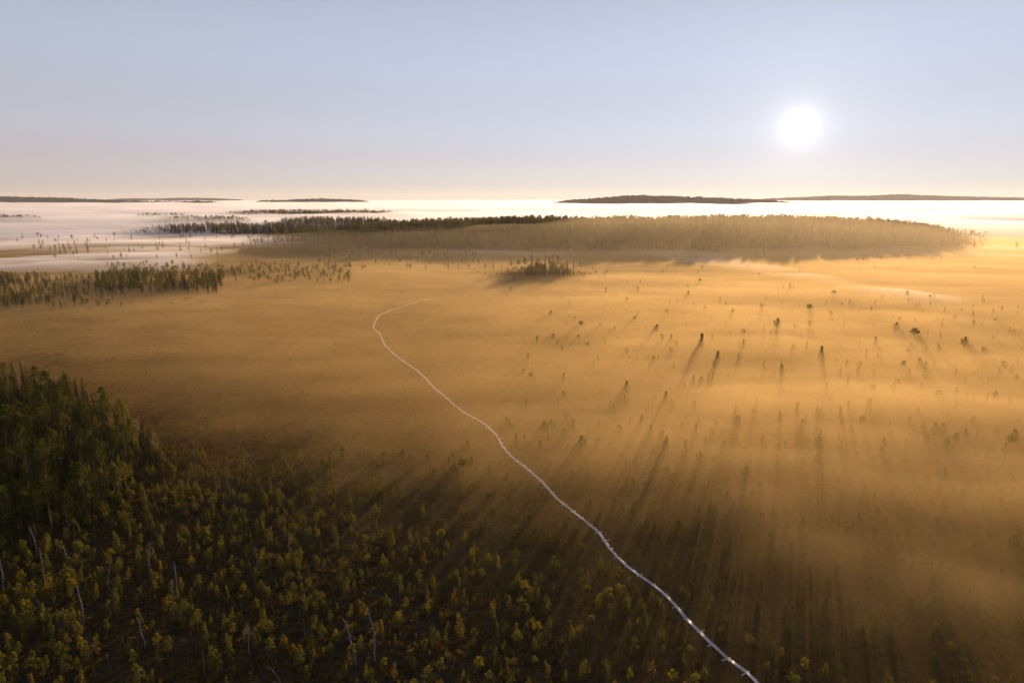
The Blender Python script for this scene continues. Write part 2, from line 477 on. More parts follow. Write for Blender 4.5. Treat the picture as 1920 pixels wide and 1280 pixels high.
def make_spruce(rnd, H, slim):
    tr, cr = Geo(), Geo()
    tr.add(*tube([(0, 0, -.3), (.0, .02 * H, H * .5), (.01 * H, 0, H)], [H * .016, H * .010, H * .002]))
    nw = 24
    for w in range(nw):
        t = .08 + .92 * (w / nw) ** .95
        R = H * slim * (1 - t) ** .85 * rnd.uniform(.8, 1.15) + H * .012
        nb = 8 if t < .7 else 5
        for b in range(nb):
            a = b * 6.283 / nb + w * .7 + rnd.uniform(-.3, .3)
            L = R * rnd.uniform(.7, 1.15); d = Vector((math.cos(a), math.sin(a), 0)); s = Vector((-d.y, d.x, 0))
            p0 = Vector((0, 0, H * t)); p1 = p0 + d * L + Vector((0, 0, -L * .35))
            for q in range(7):
                f = rnd.uniform(.2, 1); c = p0.lerp(p1, f) + Vector((0, 0, rnd.uniform(-.012, .012) * H))
                wv = s * rnd.choice((-1, 1)) * (.35 * L + .012 * H) * (1.15 - f) + d * .25 * L + Vector((0, 0, -rnd.uniform(.05, .3) * L))
                cr.add((c, c + d * .03 * H * .6 + Vector((0, 0, -.012 * H)), c + wv), ((0, 1, 2),))
    cr.tufts((0, 0, H), H * .012, 8, H * .02, rnd, up=2)
    return tr, cr

def make_birch(rnd, H):
    tr, cr = Geo(), Geo()
    tr.add(*tube([(0, 0, -.3), (.03 * H, 0, H * .45), (.0, .03 * H, H * .95)], [H * .013, H * .008, H * .002]))
    for b in range(34):
        t = rnd.uniform(.18, .97); k = (t - .18) / .8
        R = H * .22 * math.sin(math.pi * (.12 + .8 * k)) ** .8
        a = rnd.uniform(0, 6.28); L = R * rnd.uniform(.35, 1)
        p1 = Vector((math.cos(a) * L, math.sin(a) * L, H * t))
        tr.add(*tube([(0.01 * H, 0, H * t * .88), p1], [H * .003, H * .001], 3))
        cr.tufts(p1, H * .07, 34, H * .022, rnd, flat=1, up=.1)
    return tr, cr

def make_snag(rnd, H, bend):
    tr, br = Geo(), Geo()
    la = rnd.uniform(0, 6.28)
    def axis(t):
        k = bend * H * t ** 2.2
        drop = 0 if bend < .25 else -.35 * H * max(0, t - .75)
        return Vector((math.cos(la) * k, math.sin(la) * k, H * t * (1 - bend * .15) + drop)) + Vector((.012 * H * math.sin(9 * t), .012 * H * math.cos(7 * t), 0))
    n = 9
    tr.add(*tube([axis(i / n) - Vector((0, 0, .25 if i == 0 else 0)) for i in range(n + 1)], [H * (.013 * (1 - .8 * i / n)) + .012 for i in range(n + 1)]))
    for b in range(rnd.randint(9, 16)):
        t = rnd.uniform(.35, .98); p0 = axis(t); a = rnd.uniform(0, 6.28); L = H * rnd.uniform(.05, .17) * (1.25 - t * .5)
        p1 = p0 + Vector((math.cos(a) * L * .6, math.sin(a) * L * .6, rnd.uniform(-.15, .2) * L))
        p2 = p0 + Vector((math.cos(a + .25) * L, math.sin(a + .25) * L, rnd.uniform(-.7, .1) * L))
        br.add(*tube([p0, p1, p2], [.018, .012, .005], 3))
    return tr, br

def variants(fn, n, mats, name):
    out = []
    for i in range(n):
        t, c = fn(i)
        tm = t.mesh(name + "_trunk", [mats[0]]); cm = c.mesh(name + "_crown", [mats[1]])
        both = Geo(); both.add(t.v, t.f, 0); both.add(c.v, c.f, 1)
        out.append((tm, cm, both.mesh(name, list(mats))))
    return out
PINE_SHAPES = ['round', 'cone', 'umbrella', 'sparse', 'leaning', 'bushy', 'column', 'column', 'cone', 'sparse']
V_PINE = variants(lambda i: make_pine(random.Random(100 + i), 3.0, PINE_SHAPES[i]), 10, (M_BARK, M_NEEDLE), "bog_pine")
V_TALL = variants(lambda i: make_tall_pine(random.Random(200 + i), 10.0), 4, (M_BARK, M_NEEDLE), "tall_pine")
V_SPRUCE = variants(lambda i: make_spruce(random.Random(300 + i), 10.0, (.13, .17, .10, .15)[i]), 4, (M_BARK, M_SPRUCE), "spruce")
V_BIRCH = variants(lambda i: make_birch(random.Random(400 + i), 8.0), 3, (M_BIRCHBARK, M_BIRCH), "birch")
V_SNAG = variants(lambda i: make_snag(random.Random(500 + i), 5.0, (.03, .12, .40, .06, .2, .02)[i]), 6, (M_DEAD, M_DEAD), "snag")

LABELLED = {}
def own_label(root):
    """two look-alikes in the same spot: say which one is nearer to the viewer"""
    lab = root["label"]
    if lab in LABELLED and LABELLED[lab]["label"] != lab:
        root["label"] = lab + ", another close by"
    elif lab in LABELLED:
        other = LABELLED[lab]; near = root.location.y < other.location.y
        root["label"] = lab + (", nearer one" if near else ", farther one")
        other["label"] = lab + (", farther one" if near else ", nearer one")
    else: LABELLED[lab] = root

def plant(name, var, x, y, height, ref_h, rz, label, category, group, second="crown", tint=(1, 1, 1), sink=0.05, lean=(0, 0), slim=1.0):
    root = bpy.data.objects.new(name, None)
    root.empty_display_size = 0.3
    root.location = (x, y, float(ground_z(x, y)) - sink)
    root.rotation_euler = (lean[0], lean[1], rz)
    s = height / ref_h
    root.scale = (s * slim, s * slim, s)
    root["label"] = label; root["category"] = category
    if group: root["group"] = group
    own_label(root)
    COL.objects.link(root)
    for nm, me in (("trunk", var[0]), (second, var[1])):
        o = bpy.data.objects.new(nm, me); o.parent = root; o.color = (*tint, 1); COL.objects.link(o)
    return root

# scatter object: one mesh of points, copies hung on them by geometry nodes
def scatter(name, sources, pts, scl, rot, var, label, tints=None):
    col = bpy.data.collections.new(name + "_kinds")
    for i, me in enumerate(sources):
        o = bpy.data.objects.new("%s_kind_%02d" % (name, i), me)
        if tints: o.color = (*tints[i], 1)
        col.objects.link(o)
    n = len(pts)
    me = bpy.data.meshes.new(name)
    me.vertices.add(n); me.vertices.foreach_set("co", np.asarray(pts, np.float32).ravel())
    a = me.attributes.new("scl", 'FLOAT_VECTOR', 'POINT'); a.data.foreach_set("vector", np.asarray(scl, np.float32).ravel())
    a = me.attributes.new("rot", 'FLOAT_VECTOR', 'POINT'); a.data.foreach_set("vector", np.asarray(rot, np.float32).ravel())
    a = me.attributes.new("var", 'INT', 'POINT'); a.data.foreach_set("value", np.asarray(var, np.int32))
    me.update()
    o = add_obj(name, me, kind="stuff", label=label, category="vegetation")
    ng = bpy.data.node_groups.new(name + "_scatter", 'GeometryNodeTree')
    ng.interface.new_socket("Geometry", in_out='INPUT', socket_type='NodeSocketGeometry')
    ng.interface.new_socket("Geometry", in_out='OUTPUT', socket_type='NodeSocketGeometry')
    N, L = ng.nodes, ng.links
    gi, go = N.new("NodeGroupInput"), N.new("NodeGroupOutput")
    ci = N.new("GeometryNodeCollectionInfo"); ci.inputs["Collection"].default_value = col
    ci.inputs["Separate Children"].default_value = True; ci.inputs["Reset Children"].default_value = True
    ip = N.new("GeometryNodeInstanceOnPoints"); ip.inputs["Pick Instance"].default_value = True
    def attr(nm, ty):
        q = N.new("GeometryNodeInputNamedAttribute"); q.data_type = ty; q.inputs["Name"].default_value = nm; return q.outputs[0]
    L.new(gi.outputs[0], ip.inputs["Points"]); L.new(ci.outputs[0], ip.inputs["Instance"])
    L.new(attr("var", 'INT'), ip.inputs["Instance Index"]); L.new(attr("scl", 'FLOAT_VECTOR'), ip.inputs["Scale"])
    e2r = N.new("FunctionNodeEulerToRotation"); L.new(attr("rot", 'FLOAT_VECTOR'), e2r.inputs[0]); L.new(e2r.outputs[0], ip.inputs["Rotation"])
    L.new(ip.outputs[0], go.inputs[0])
    md = o.modifiers.new("scatter", 'NODES'); md.node_group = ng
    return o

def bilinear(px, py, xs, ys, tab):
    tab = np.asarray(tab, float)
    xi = np.clip(np.interp(px, xs, np.arange(len(xs))), 0, len(xs) - 1.001)
    yi = np.clip(np.interp(py, ys, np.arange(len(ys))), 0, len(ys) - 1.001)
    i, j = xi.astype(int), yi.astype(int); fx, fy = xi - i, yi - j
    fx = fx * fx * (3 - 2 * fx); fy = fy * fy * (3 - 2 * fy)
    return (tab[j, i] * (1 - fx) + tab[j, i + 1] * fx) * (1 - fy) + (tab[j + 1, i] * (1 - fx) + tab[j + 1, i + 1] * fx) * fy

# boardwalk course --------------------------------------------------------------
WALK_PX = [(1462, 1322), (1422, 1280), (1410, 1267), (1390, 1252), (1367, 1237), (1350, 1222), (1330, 1202), (1310, 1182), (1287, 1160), (1267, 1135),
           (1247, 1115), (1232, 1102), (1217, 1091), (1202, 1082), (1172, 1059), (1150, 1037), (1136, 1019), (1130, 1004), (1117, 992), (1080, 963),
           (1045, 935), (1017, 903), (993, 883), (960, 857), (943, 838), (932, 817), (907, 793), (887, 782), (870, 773), (850, 757), (833, 742),
           (810, 723), (797, 708), (780, 693), (757, 678), (737, 662), (722, 647), (713, 628), (708, 622), (700, 615), (702, 605), (710, 592),
           (730, 582), (760, 573), (793, 563), (806, 560)]
WALK = np.array([ground_at(px, py, 0.3) for px, py in WALK_PX])
def resample(P, step):
    d = np.concatenate(([0], np.cumsum(np.hypot(*np.diff(P, axis=0).T))))
    n = max(2, int(round(d[-1] / step)) + 1)
    s = np.linspace(0, d[-1], n)
    return np.stack((np.interp(s, d, P[:, 0]), np.interp(s, d, P[:, 1])), 1)
WALK_FINE = resample(WALK, 0.5)
def walk_distance(x, y):
    x = np.asarray(x, float).ravel(); y = np.asarray(y, float).ravel()
    best = np.full(x.shape, 1e9)
    for k in range(0, len(x), 20000):
        d = (x[k:k + 20000, None] - WALK_FINE[None, :, 0]) ** 2 + (y[k:k + 20000, None] - WALK_FINE[None, :, 1]) ** 2
        best[k:k + 20000] = d.min(1)
    return np.sqrt(best)

def build_boardwalk():
    root = bpy.data.objects.new("boardwalk", None)
    root.location = (WALK[1, 0], WALK[1, 1], 0)
    root["label"] = "pale narrow plank boardwalk winding across the whole bog into fog"; root["category"] = "boardwalk"
    COL.objects.link(root)
    J = resample(WALK, 2.6)
    rnd = random.Random(11)
    def box(w, l, h, bev):
        # bevelled board, length along Y, top at z = 0
        V = []; xs = (-w / 2, w / 2)
        for yy in (-l / 2, l / 2):
            V += [(-w / 2, yy, -h), (w / 2, yy, -h), (w / 2, yy, -bev), (w / 2 - bev, yy, 0), (-w / 2 + bev, yy, 0), (-w / 2, yy, -bev)]
        Fc = [tuple(range(5, -1, -1)), tuple(range(6, 12))] + [(i, (i + 1) % 6, (i + 1) % 6 + 6, i + 6) for i in range(6)]
        return V, Fc
    planks = [mesh_of("plank", *box(.195, 1.0, .05, .008), [M_PLANK]), mesh_of("plank", *box(.195, 1.0, .05, .008), [M_PLANK_OLD])]
    bearer = mesh_of("bearer", *box(.10, 1.0, .09, .012), [M_PLANK])
    Z = np.array([0.30 + 0.6 * float(ground_z(p[0], p[1])) for p in J])
    Z = np.convolve(np.pad(Z, 2, mode='edge'), np.ones(5) / 5, 'valid') + 0.06
    for i in range(len(J) - 1):
        a, b = Vector((*J[i], Z[i])), Vector((*J[i + 1], Z[i + 1]))
        d = b - a; L = d.length; yaw = math.atan2(-d.x, d.y); pit = math.asin(d.z / L)
        px, py = pixel_of(*J[i])
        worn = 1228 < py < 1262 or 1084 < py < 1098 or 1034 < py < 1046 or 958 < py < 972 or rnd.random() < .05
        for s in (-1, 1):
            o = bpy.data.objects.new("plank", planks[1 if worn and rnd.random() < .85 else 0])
            m = (a + b) / 2
            off = s * .108 + rnd.uniform(-.012, .012)
            o.location = Vector((m.x + math.cos(yaw) * off, m.y + math.sin(yaw) * off, m.z + rnd.uniform(-.012, .012))) - root.location
            o.rotation_euler = (pit, rnd.uniform(-.03, .03), yaw + rnd.uniform(-.008, .008))
            o.scale = (1, L + .06 + rnd.uniform(-.02, .03), 1); o.parent = root
            COL.objects.link(o)
        o = bpy.data.objects.new("bearer", bearer)
        o.location = Vector((a.x, a.y, a.z - .055)) + Vector((math.cos(yaw), math.sin(yaw), 0)) * rnd.uniform(-.22, .22) - root.location
        o.rotation_euler = (0, rnd.uniform(-.03, .03), yaw + math.pi / 2 + rnd.uniform(-.15, .15)); o.scale = (1, rnd.uniform(.75, 1.25), 1); o.parent = root
        COL.objects.link(o)
build_boardwalk()

# where bog pines stand: trees per square metre as the photograph shows them ----------------
DX = [-300, 0, 240, 480, 720, 960, 1200, 1440, 1680, 1920, 2250]
DY = [560, 620, 680, 730, 780, 830, 880, 930, 980, 1050, 1150, 1300, 1500]
PINE_D = [[.001, .001, .001, .0, .0, .0005, .001, .001, .001, .001, .001],
          [.001, .001, .0005, .0, .0, .0005, .002, .003, .003, .003, .003],
          [.004, .003, .001, .0005, .0, .001, .003, .004, .004, .004, .004],
          [.030, .025, .008, .002, .0005, .001, .003, .005, .005, .005, .005],
          [.070, .070, .035, .010, .003, .003, .005, .006, .006, .006, .006],
          [.10, .10, .075, .050, .030, .018, .014, .012, .012, .012, .012],
          [.12, .12, .10, .080, .065, .050, .030, .022, .022, .022, .022],
          [.13, .13, .12, .10, .085, .070, .055, .045, .045, .045, .045],
          [.13, .13, .12, .11, .095, .085, .080, .075, .075, .075, .075],
          [.12, .12, .11, .11, .10, .095, .095, .095, .10, .10, .10],
          [.10, .10, .10, .10, .10, .095, .095, .10, .10, .10, .10],
          [.10, .10, .10, .10, .10, .095, .095, .10, .10, .10, .10],
          [.10, .10, .10, .10, .10, .095, .095, .10, .10, .10, .10]]
def wedge_points(n, r0, r1, half=0.86):
    r = np.sqrt(RNG.uniform(r0 * r0, r1 * r1, n)); a = RNG.uniform(-half, half, n)
    return r * np.sin(a), r * np.cos(a)
R0, R1, HALF = 42.0, 420.0, 0.86
AREA = HALF * (R1 * R1 - R0 * R0)
x, y = wedge_points(int(AREA * 0.66), R0, R1, HALF)
px, py = pixel_of(x, y)
clump = 0.45 + 1.1 * fbm(x / 9, y / 9, 31, 3)
keep = RNG.random(len(x)) * 0.13 < bilinear(px, py, DX, DY, PINE_D) * clump
x, y, px, py = x[keep], y[keep], px[keep], py[keep]
nb_ = walk_distance(x, y + 2.2); keep = (walk_distance(x, y) > 1.2) & ~((py > 1215) & (nb_ < 2.2)) & ~((py > 1000) & (nb_ < 1.0))
x, y, px, py = x[keep], y[keep], px[keep], py[keep]
hgt = 0.75 + 1.95 * RNG.random(len(x)) ** 1.9
hgt *= np.where(py < 860, np.where(px > 950, 1.5, 0.7), 1.0) * (1 + 0.35 * smooth(500, 0, px) * smooth(760, 900, py))
pine_xy = (x, y, px, py, hgt)
shape_i = RNG.integers(0, len(V_PINE), len(x))
size = hgt / np.hypot(np.hypot(x, y), CAM_H)
in_view = (px > 5) & (px < 1915) & (py < 1290) & (py > 400)
order = np.argsort(-np.where(in_view, size, 0))
solo = np.zeros(len(x), bool); solo[order[:290]] = True

TINTS = [(1.0, 1.0, 1.0), (1.35, 1.25, 0.75), (1.0, 0.82, 0.70), (0.72, 0.85, 0.8)]
TINT_WORD = ["olive", "golden green", "brownish", "dark green"]
SHAPE_WORD = {'round': "round-crowned", 'cone': "cone-shaped", 'umbrella': "flat-topped", 'sparse': "thin sparse", 'leaning': "leaning", 'bushy': "bushy", 'column': "narrow upright"}
def in_words(n):
    n = max(0, min(100, n))
    ones = "zero one two three four five six seven eight nine ten eleven twelve thirteen fourteen fifteen sixteen seventeen eighteen nineteen".split()
    tens = "twenty thirty forty fifty sixty seventy eighty ninety hundred".split()
    return ones[n] if n < 20 else tens[n // 10 - 2] + ("-" + ones[n % 10] if n % 10 else "")
def place_word(x, y, h):
    a, b = pixel_of(x, y, .6 * h)
    return "%s percent across, %s down" % (in_words(round(float(a) / 19.2)), in_words(round(float(b) / 12.8)))
def size_word(h): return "tall" if h > 2.5 else "small" if h < 1.9 else "mid-sized"
seen_labels = {}
for i in np.where(solo)[0]:
    ti = int(RNG.choice(4, p=[.4, .28, .17, .15]))
    lab = "%s %s %s foreground bog pine, %s" % (size_word(hgt[i]), SHAPE_WORD[PINE_SHAPES[shape_i[i]]], TINT_WORD[ti], place_word(x[i], y[i], hgt[i]))
    plant("bog_pine", V_PINE[shape_i[i]], float(x[i]), float(y[i]), float(hgt[i]), 3.0, float(RNG.uniform(0, 6.28)), lab, "pine tree",
          "bog pines of the foreground", tint=TINTS[ti], lean=(float(RNG.normal(0, .06)), float(RNG.normal(0, .06))), slim=float(RNG.uniform(.62, .95)))
m = ~solo
srcs = [v[2] for v in V_PINE] * 3
tin = [TINTS[0]] * 10 + [TINTS[1]] * 10 + [TINTS[2]] * 10
s = hgt[m] / 3.0
scatter("bog_pine_thicket", srcs, np.stack((x[m], y[m], ground_z(x[m], y[m]) - .05), 1), np.stack((s * .8, s * .8, s), 1),
        np.stack((RNG.normal(0, .05, m.sum()), RNG.normal(0, .05, m.sum()), RNG.uniform(0, 6.28, m.sum())), 1), RNG.integers(0, 30, m.sum()),
        "many more small bog pines thinning out across the bog", tin)

# tall dark wood at the left edge -------------------------------------------------
WOOD = [(-520, 1000), (-420, 730), (-200, 690), (0, 735), (60, 755), (150, 775), (230, 800), (285, 835), (300, 880), (240, 930), (180, 985), (110, 1020), (40, 1050), (-60, 1090), (-300, 1100)]
WOOD_XY = np.array([ground_at(*p) for p in WOOD])
def inside(poly, x, y):
    c = np.zeros(len(x), bool); n = len(poly)
    for i in range(n):
        x1, y1 = poly[i]; x2, y2 = poly[(i + 1) % n]
        hit = ((y1 > y) != (y2 > y)) & (x < (x2 - x1) * (y - y1) / (y2 - y1 + 1e-12) + x1)
        c ^= hit
    return c
bx0, by0 = WOOD_XY.min(0); bx1, by1 = WOOD_XY.max(0)
wx = RNG.uniform(bx0, bx1, int((bx1 - bx0) * (by1 - by0) * .13)); wy = RNG.uniform(by0, by1, len(wx))
k = inside(WOOD_XY, wx, wy); wx, wy = wx[k], wy[k]
wpx, wpy = pixel_of(wx, wy)
wh = (6.0 + 5.0 * RNG.random(len(wx))) * (1.0 - .35 * smooth(100, 330, wpx))
wkind = RNG.choice(2, len(wx), p=[.7, .3])
inv = (wpx > -10) & (wpx < 400)
ordr = np.argsort(-np.where(inv, wh / np.hypot(wx, wy), 0))
solo_w = np.zeros(len(wx), bool); solo_w[ordr[:min(130, int(inv.sum()))]] = True
for i in np.where(solo_w)[0]:
    sp = wkind[i] == 0
    vi = int(RNG.integers(0, 4))
    look = (["slender", "broad", "very narrow", "full"][vi] + " dark spruce") if sp else (["tall pine with long bare trunk", "tall pine with dense crown", "tall pine with loose crown", "tall pine with wide crown"][vi])
    plant("spruce_tree" if sp else "pine_tree", (V_SPRUCE if sp else V_TALL)[vi], float(wx[i]), float(wy[i]), float(wh[i]), 10.0, float(RNG.uniform(0, 6.28)),
          "%s in dark wood, %s" % (look, place_word(wx[i], wy[i], wh[i])), "spruce tree" if sp else "pine tree", "trees of the dark wood at the left",
          tint=(.42, .52, .45) if not sp else (1, 1, 1))
m = ~solo_w
if m.any():
    s = wh[m] / 10
    scatter("dark_wood_trees", [v[2] for v in V_SPRUCE + V_TALL], np.stack((wx[m], wy[m], ground_z(wx[m], wy[m]) - .1), 1), np.stack((s, s, s), 1),
            np.stack((s * 0, s * 0, RNG.uniform(0, 6.28, m.sum())), 1), wkind[m] * 4 + RNG.integers(0, 4, m.sum()), "further spruces and pines of the dark wood at the left")
BIRCHES = [(262, 838, 6.8, "brightest and tallest yellow-green birch at the edge of the dark wood"), (232, 825, 5.8, "yellow-green birch just left of the brightest birch"),
           (208, 812, 5.4, "third yellow-green birch from the tip of the dark wood"), (292, 850, 4.6, "small yellow-green birch at the outermost tip of the dark wood"),
           (140, 790, 5.0, "yellow-green birch at the back edge of the dark wood"), (150, 872, 5.4, "yellow-green birch standing inside the dark wood")]
for i, (bpx, bpy_, h, lab) in enumerate(BIRCHES):
    gx, gy = ground_at(bpx, bpy_)
    plant("birch_tree", V_BIRCH[i % 3], gx, gy, h, 8.0, i * 1.3, lab, "birch tree", "birches at the edge of the dark wood")

# dead trees ---------------------------------------------------------------------
SNAGS = [(214, 897, 5.6, 3, "pale dead tree with spreading bare branches inside the dark wood"), (366, 872, 4.6, 0, "thin pale dead trunk just beyond the tip of the dark wood"),
         (407, 930, 4.0, 1, "leaning thin dead trunk, left one of two near the dark wood"), (431, 932, 4.2, 0, "straight thin dead trunk, right one of two near the dark wood"),
         (70, 1045, 5.0, 3, "pale dead tree with branch stubs below the dark wood"), (84, 1088, 4.6, 5, "straight bare pole left of the leaning dead tree"),
         (132, 1075, 4.4, 1, "leaning dead tree with drooping twigs below the dark wood"), (8, 1106, 4.6, 0, "dead trunk touching the left picture edge"),
         (204, 1105, 4.2, 4, "whitish dead tree with crooked top in the dark lower left"), (283, 1082, 5.2, 3, "slim dead tree with broken crown right of the whitish crooked one"),
         (326, 1137, 3.8, 0, "short bare dead trunk amid the dark lower left pines"), (333, 1112, 4.8, 5, "tall bare pole behind the short dead trunk"),
         (80, 1146, 2.8, 2, "dead tree bent over into a hook near the left edge"), (158, 1172, 5.4, 5, "tall thin grey pole in the dark lower left corner"),
         (167, 1232, 2.6, 5, "short thin pole near the bottom left corner"), (272, 1216, 4.4, 1, "leaning grey dead trunk with stubs above the bottom edge"),
         (468, 1226, 5.0, 4, "curved pinkish dead trunk a quarter across near the bottom"), (384, 1264, 3.2, 3, "small dead tree with fine branches near the bottom edge"),
         (544, 1049, 4.6, 0, "tall thin dead stem left of the middle foreground"), (483, 1070, 4.4, 5, "pale straight pole a quarter across the foreground"),
         (626, 1013, 3.4, 0, "thin brownish dead stem at the edge of the pines, left of centre"), (666, 1248, 6.0, 4, "long crooked dead trunk, left of the two tall ones at bottom"),
         (704, 1240, 6.6, 3, "tallest pale dead trunk with drooping branch at bottom, left of centre"), (572, 1197, 2.6, 1, "short dead stub with white top, lower left of centre"),
         (526, 1284, 3.0, 2, "hook-topped pale dead tree on the bottom edge"), (750, 1036, 2.0, 1, "small leaning pale dead stub near the centre"),
         (750, 1124, 2.4, 3, "small forked dead tree with pale branches near the centre"), (1032, 1284, 2.8, 4, "thin curved dead stem on the bottom edge left of the boardwalk"),
         (1460, 893, 4.2, 5, "thin bare pole in the golden mist right of the boardwalk"), (1810, 752, 3.8, 5, "bare pole far out in golden mist near the right edge"),
         (1840, 576, 5.6, 1, "slanting bare pole in the far bright fog at the right"), (1752, 811, 3.6, 0, "thin dead stem in golden mist, right of the sun"),
         (1170, 890, 3.4, 0, "thin dead stem in the mist just right of the boardwalk"), (1862, 795, 3.4, 3, "dead tree stub with twigs in the mist near the right edge")]
for i, (spx, spy, h, vi, lab) in enumerate(SNAGS):
    gx, gy = ground_at(spx, spy)
    plant("dead_tree", V_SNAG[vi], gx, gy, h, 5.0, i * 2.1, lab, "dead tree", "dead trees among the bog pines", second="branches", tint=(1, 1, 1))

# lone pines standing in the golden mist ------------------------------------------
LONE = [(1314, 662, 5.6, 1), (1517, 592, 6.2, 2), (1713, 645, 4.8, 2), (1805, 662, 4.6, 0), (1757, 757, 2.8, 2), (1427, 586, 5.0, 0), (1562, 562, 5.6, 2), (1455, 626, 5.0, 0),
        (1537, 681, 4.6, 1), (1557, 598, 4.4, 0), (1678, 628, 4.4, 0), (1380, 808, 3.0, 0), (1413, 791, 2.6, 2), (1530, 793, 3.4, 1), (1575, 793, 3.4, 1), (1493, 786, 3.6, 1),
        (1628, 776, 3.2, 1), (1594, 823, 2.6, 0), (1673, 741, 2.8, 0), (1720, 786, 2.4, 0), (1702, 806, 2.6, 1), (1397, 906, 3.0, 0), (1823, 601, 4.8, 1), (1343, 690, 4.6, 1),
        (1393, 661, 4.0, 1), (1465, 714, 4.2, 1), (1802, 946, 2.4, 0), (1090, 622, 3.6, 2), (1125, 618, 3.4, 0), (1037, 642, 2.8, 0), (1007, 648, 3.2, 1), (1085, 643, 2.4, 2),
        (1102, 657, 2.8, 0), (1230, 630, 3.8, 0), (1257, 647, 3.4, 1), (1173, 747, 3.8, 1), (1247, 767, 3.8, 1), (1220, 829, 3.4, 1), (1245, 863, 4.0, 1), (1187, 926, 2.4, 1),
        (1120, 845, 2.6, 0), (877, 851, 2.6, 1), (868, 893, 2.8, 2), (1300, 730, 3.2, 1), (1610, 700, 3.0, 0), (1640, 655, 3.8, 1), (1880, 700, 3.4, 0), (1350, 570, 4.8, 1),
        (1290, 560, 4.8, 0), (1480, 545, 5.0, 1), (1700, 560, 5.0, 0), (1770, 590, 4.4, 1), (1650, 870, 2.8, 0), (1880, 860, 3.0, 1), (1530, 880, 2.8, 0), (1310, 880, 3.0, 0)]
for i, (lx, ly, h, k) in enumerate(LONE):
    gx, gy = ground_at(lx, ly); h *= 1.15 if ly > 620 else 0.8
    look = ["round-crowned lone pine", "cone-topped lone pine", "flat-topped lone pine"][k]
    plant("bog_pine", V_PINE[[0, 1, 2][k] if i % 3 else [0, 8, 2][k]], gx, gy, h, 3.0, i * 1.7, "%s %s in golden mist, %s" % ("tall" if h > 4.2 else "low" if h < 2.9 else "mid-high", look, place_word(gx, gy, h)), "pine tree",
          "lone pines in the golden mist", tint=(1, 1, 1))

# distant woods --------------------------------------------------------------------
def forest_tree_list(n, px0, px1, d0, d1, h0, h1, spruce=.6):
    d = np.sqrt(RNG.uniform(d0 * d0, d1 * d1, n)); p = RNG.uniform(px0, px1, n)
    return np.stack(((p - CX) / F_PX * (d * CP + CAM_H * SP), d, RNG.uniform(h0, h1, n), (RNG.random(n) > spruce)), 1)
groups = []
def taper(g, a, b, left=.3, right=.3, low=.45):
    p, _ = pixel_of(g[:, 0], g[:, 1]); w = b - a
    e = smooth(a, a + left * w + 1e-3, p) * (1 - smooth(b - right * w - 1e-3, b, p))
    g[:, 2] *= (low + (1 - low) * e) * (.7 + .6 * fbm(g[:, 0] / 22, g[:, 1] / 22, 93, 3))
    return g[RNG.random(len(g)) < .12 + .88 * e]
g_ = forest_tree_list(11500, 470, 1850, 655, 1000, 6.5, 16.5, .6)
g_px, _ = pixel_of(g_[:, 0], g_[:, 1])
g_[:, 2] *= .75 + .5 * fbm(g_[:, 0] / 35, g_[:, 1] / 35, 91, 3)
edge_ = smooth(470, 760, g_px) * (1 - smooth(1740, 1850, g_px))
g_[:, 2] *= (.55 + .45 * edge_) * (.7 + .3 * smooth(655, 760, g_[:, 1]))
front_ = 655 + 75 * (1 - smooth(560, 950, g_px)) + 60 * smooth(1300, 1800, g_px) + 60 * (fbm(g_[:, 0] / 70, g_[:, 1] * 0, 92, 3) - .5)
groups.append(g_[(RNG.random(len(g_)) < .15 + .85 * edge_) & (g_[:, 1] > front_)])              # the long ridge
for a, b, d, hd, h in RISES[:6] + RISES[9:]:
    wid = (b - a) / F_PX * d
    groups.append(taper(forest_tree_list(int(wid * hd * 2 * .022), a - 30, b + 30, d - hd, d + hd, 7, 14, .75), a - 30, b + 30, .4, .25))
groups.append(taper(forest_tree_list(1500, -160, 420, 312, 430, 2.5, 7, .7), -160, 420, .02, .85, .35))                 # left wood in the fog
groups.append(forest_tree_list(330, 200, 660, 400, 520, 2.5, 5.5, .5))
groups.append(forest_tree_list(260, 180, 420, 360, 440, 4, 8, .5))
groups.append(forest_tree_list(70, 100, 700, 560, 700, 3, 6, .5))
groups.append(forest_tree_list(60, 600, 900, 480, 640, 3, 6, .5))
groups.append(forest_tree_list(60, 30, 640, 720, 900, 5, 8, .6))
g_ = forest_tree_list(420, 890, 1150, 428, 462, 3, 6.5, .5)
g_px, _ = pixel_of(g_[:, 0], g_[:, 1])
g_[:, 2] *= .55 + .75 * np.exp(-((g_px - 1025) / 45) ** 2)
groups.append(g_[RNG.random(len(g_)) < .25 + .75 * np.exp(-((g_px - 1025) / 50) ** 2) - .1])
groups.append(forest_tree_list(40, 1150, 1900, 430, 700, 2, 4, .3))
T = np.concatenate(groups)
tz = terrain(T[:, 0], T[:, 1])
rpx, rpy = pixel_of(T[:, 0], T[:, 1])
# the ridge keeps lower trees toward its right end
T[:, 2] *= np.where((T[:, 1] > 730) & (T[:, 1] < 1015) & (rpx > 1600), 1 - .35 * smooth(1600, 1830, rpx), 1)
s = T[:, 2] / 10
scatter("distant_forest", [v[2] for v in V_SPRUCE + V_TALL], np.stack((T[:, 0], T[:, 1], tz - .2), 1), np.stack((s * 1.35, s * 1.35, s), 1),
        np.stack((s * 0, s * 0, RNG.uniform(0, 6.28, len(T))), 1), T[:, 3].astype(int) * 4 + RNG.integers(0, 4, len(T)), "distant dark spruce and pine forest along the ridge and in the fog")

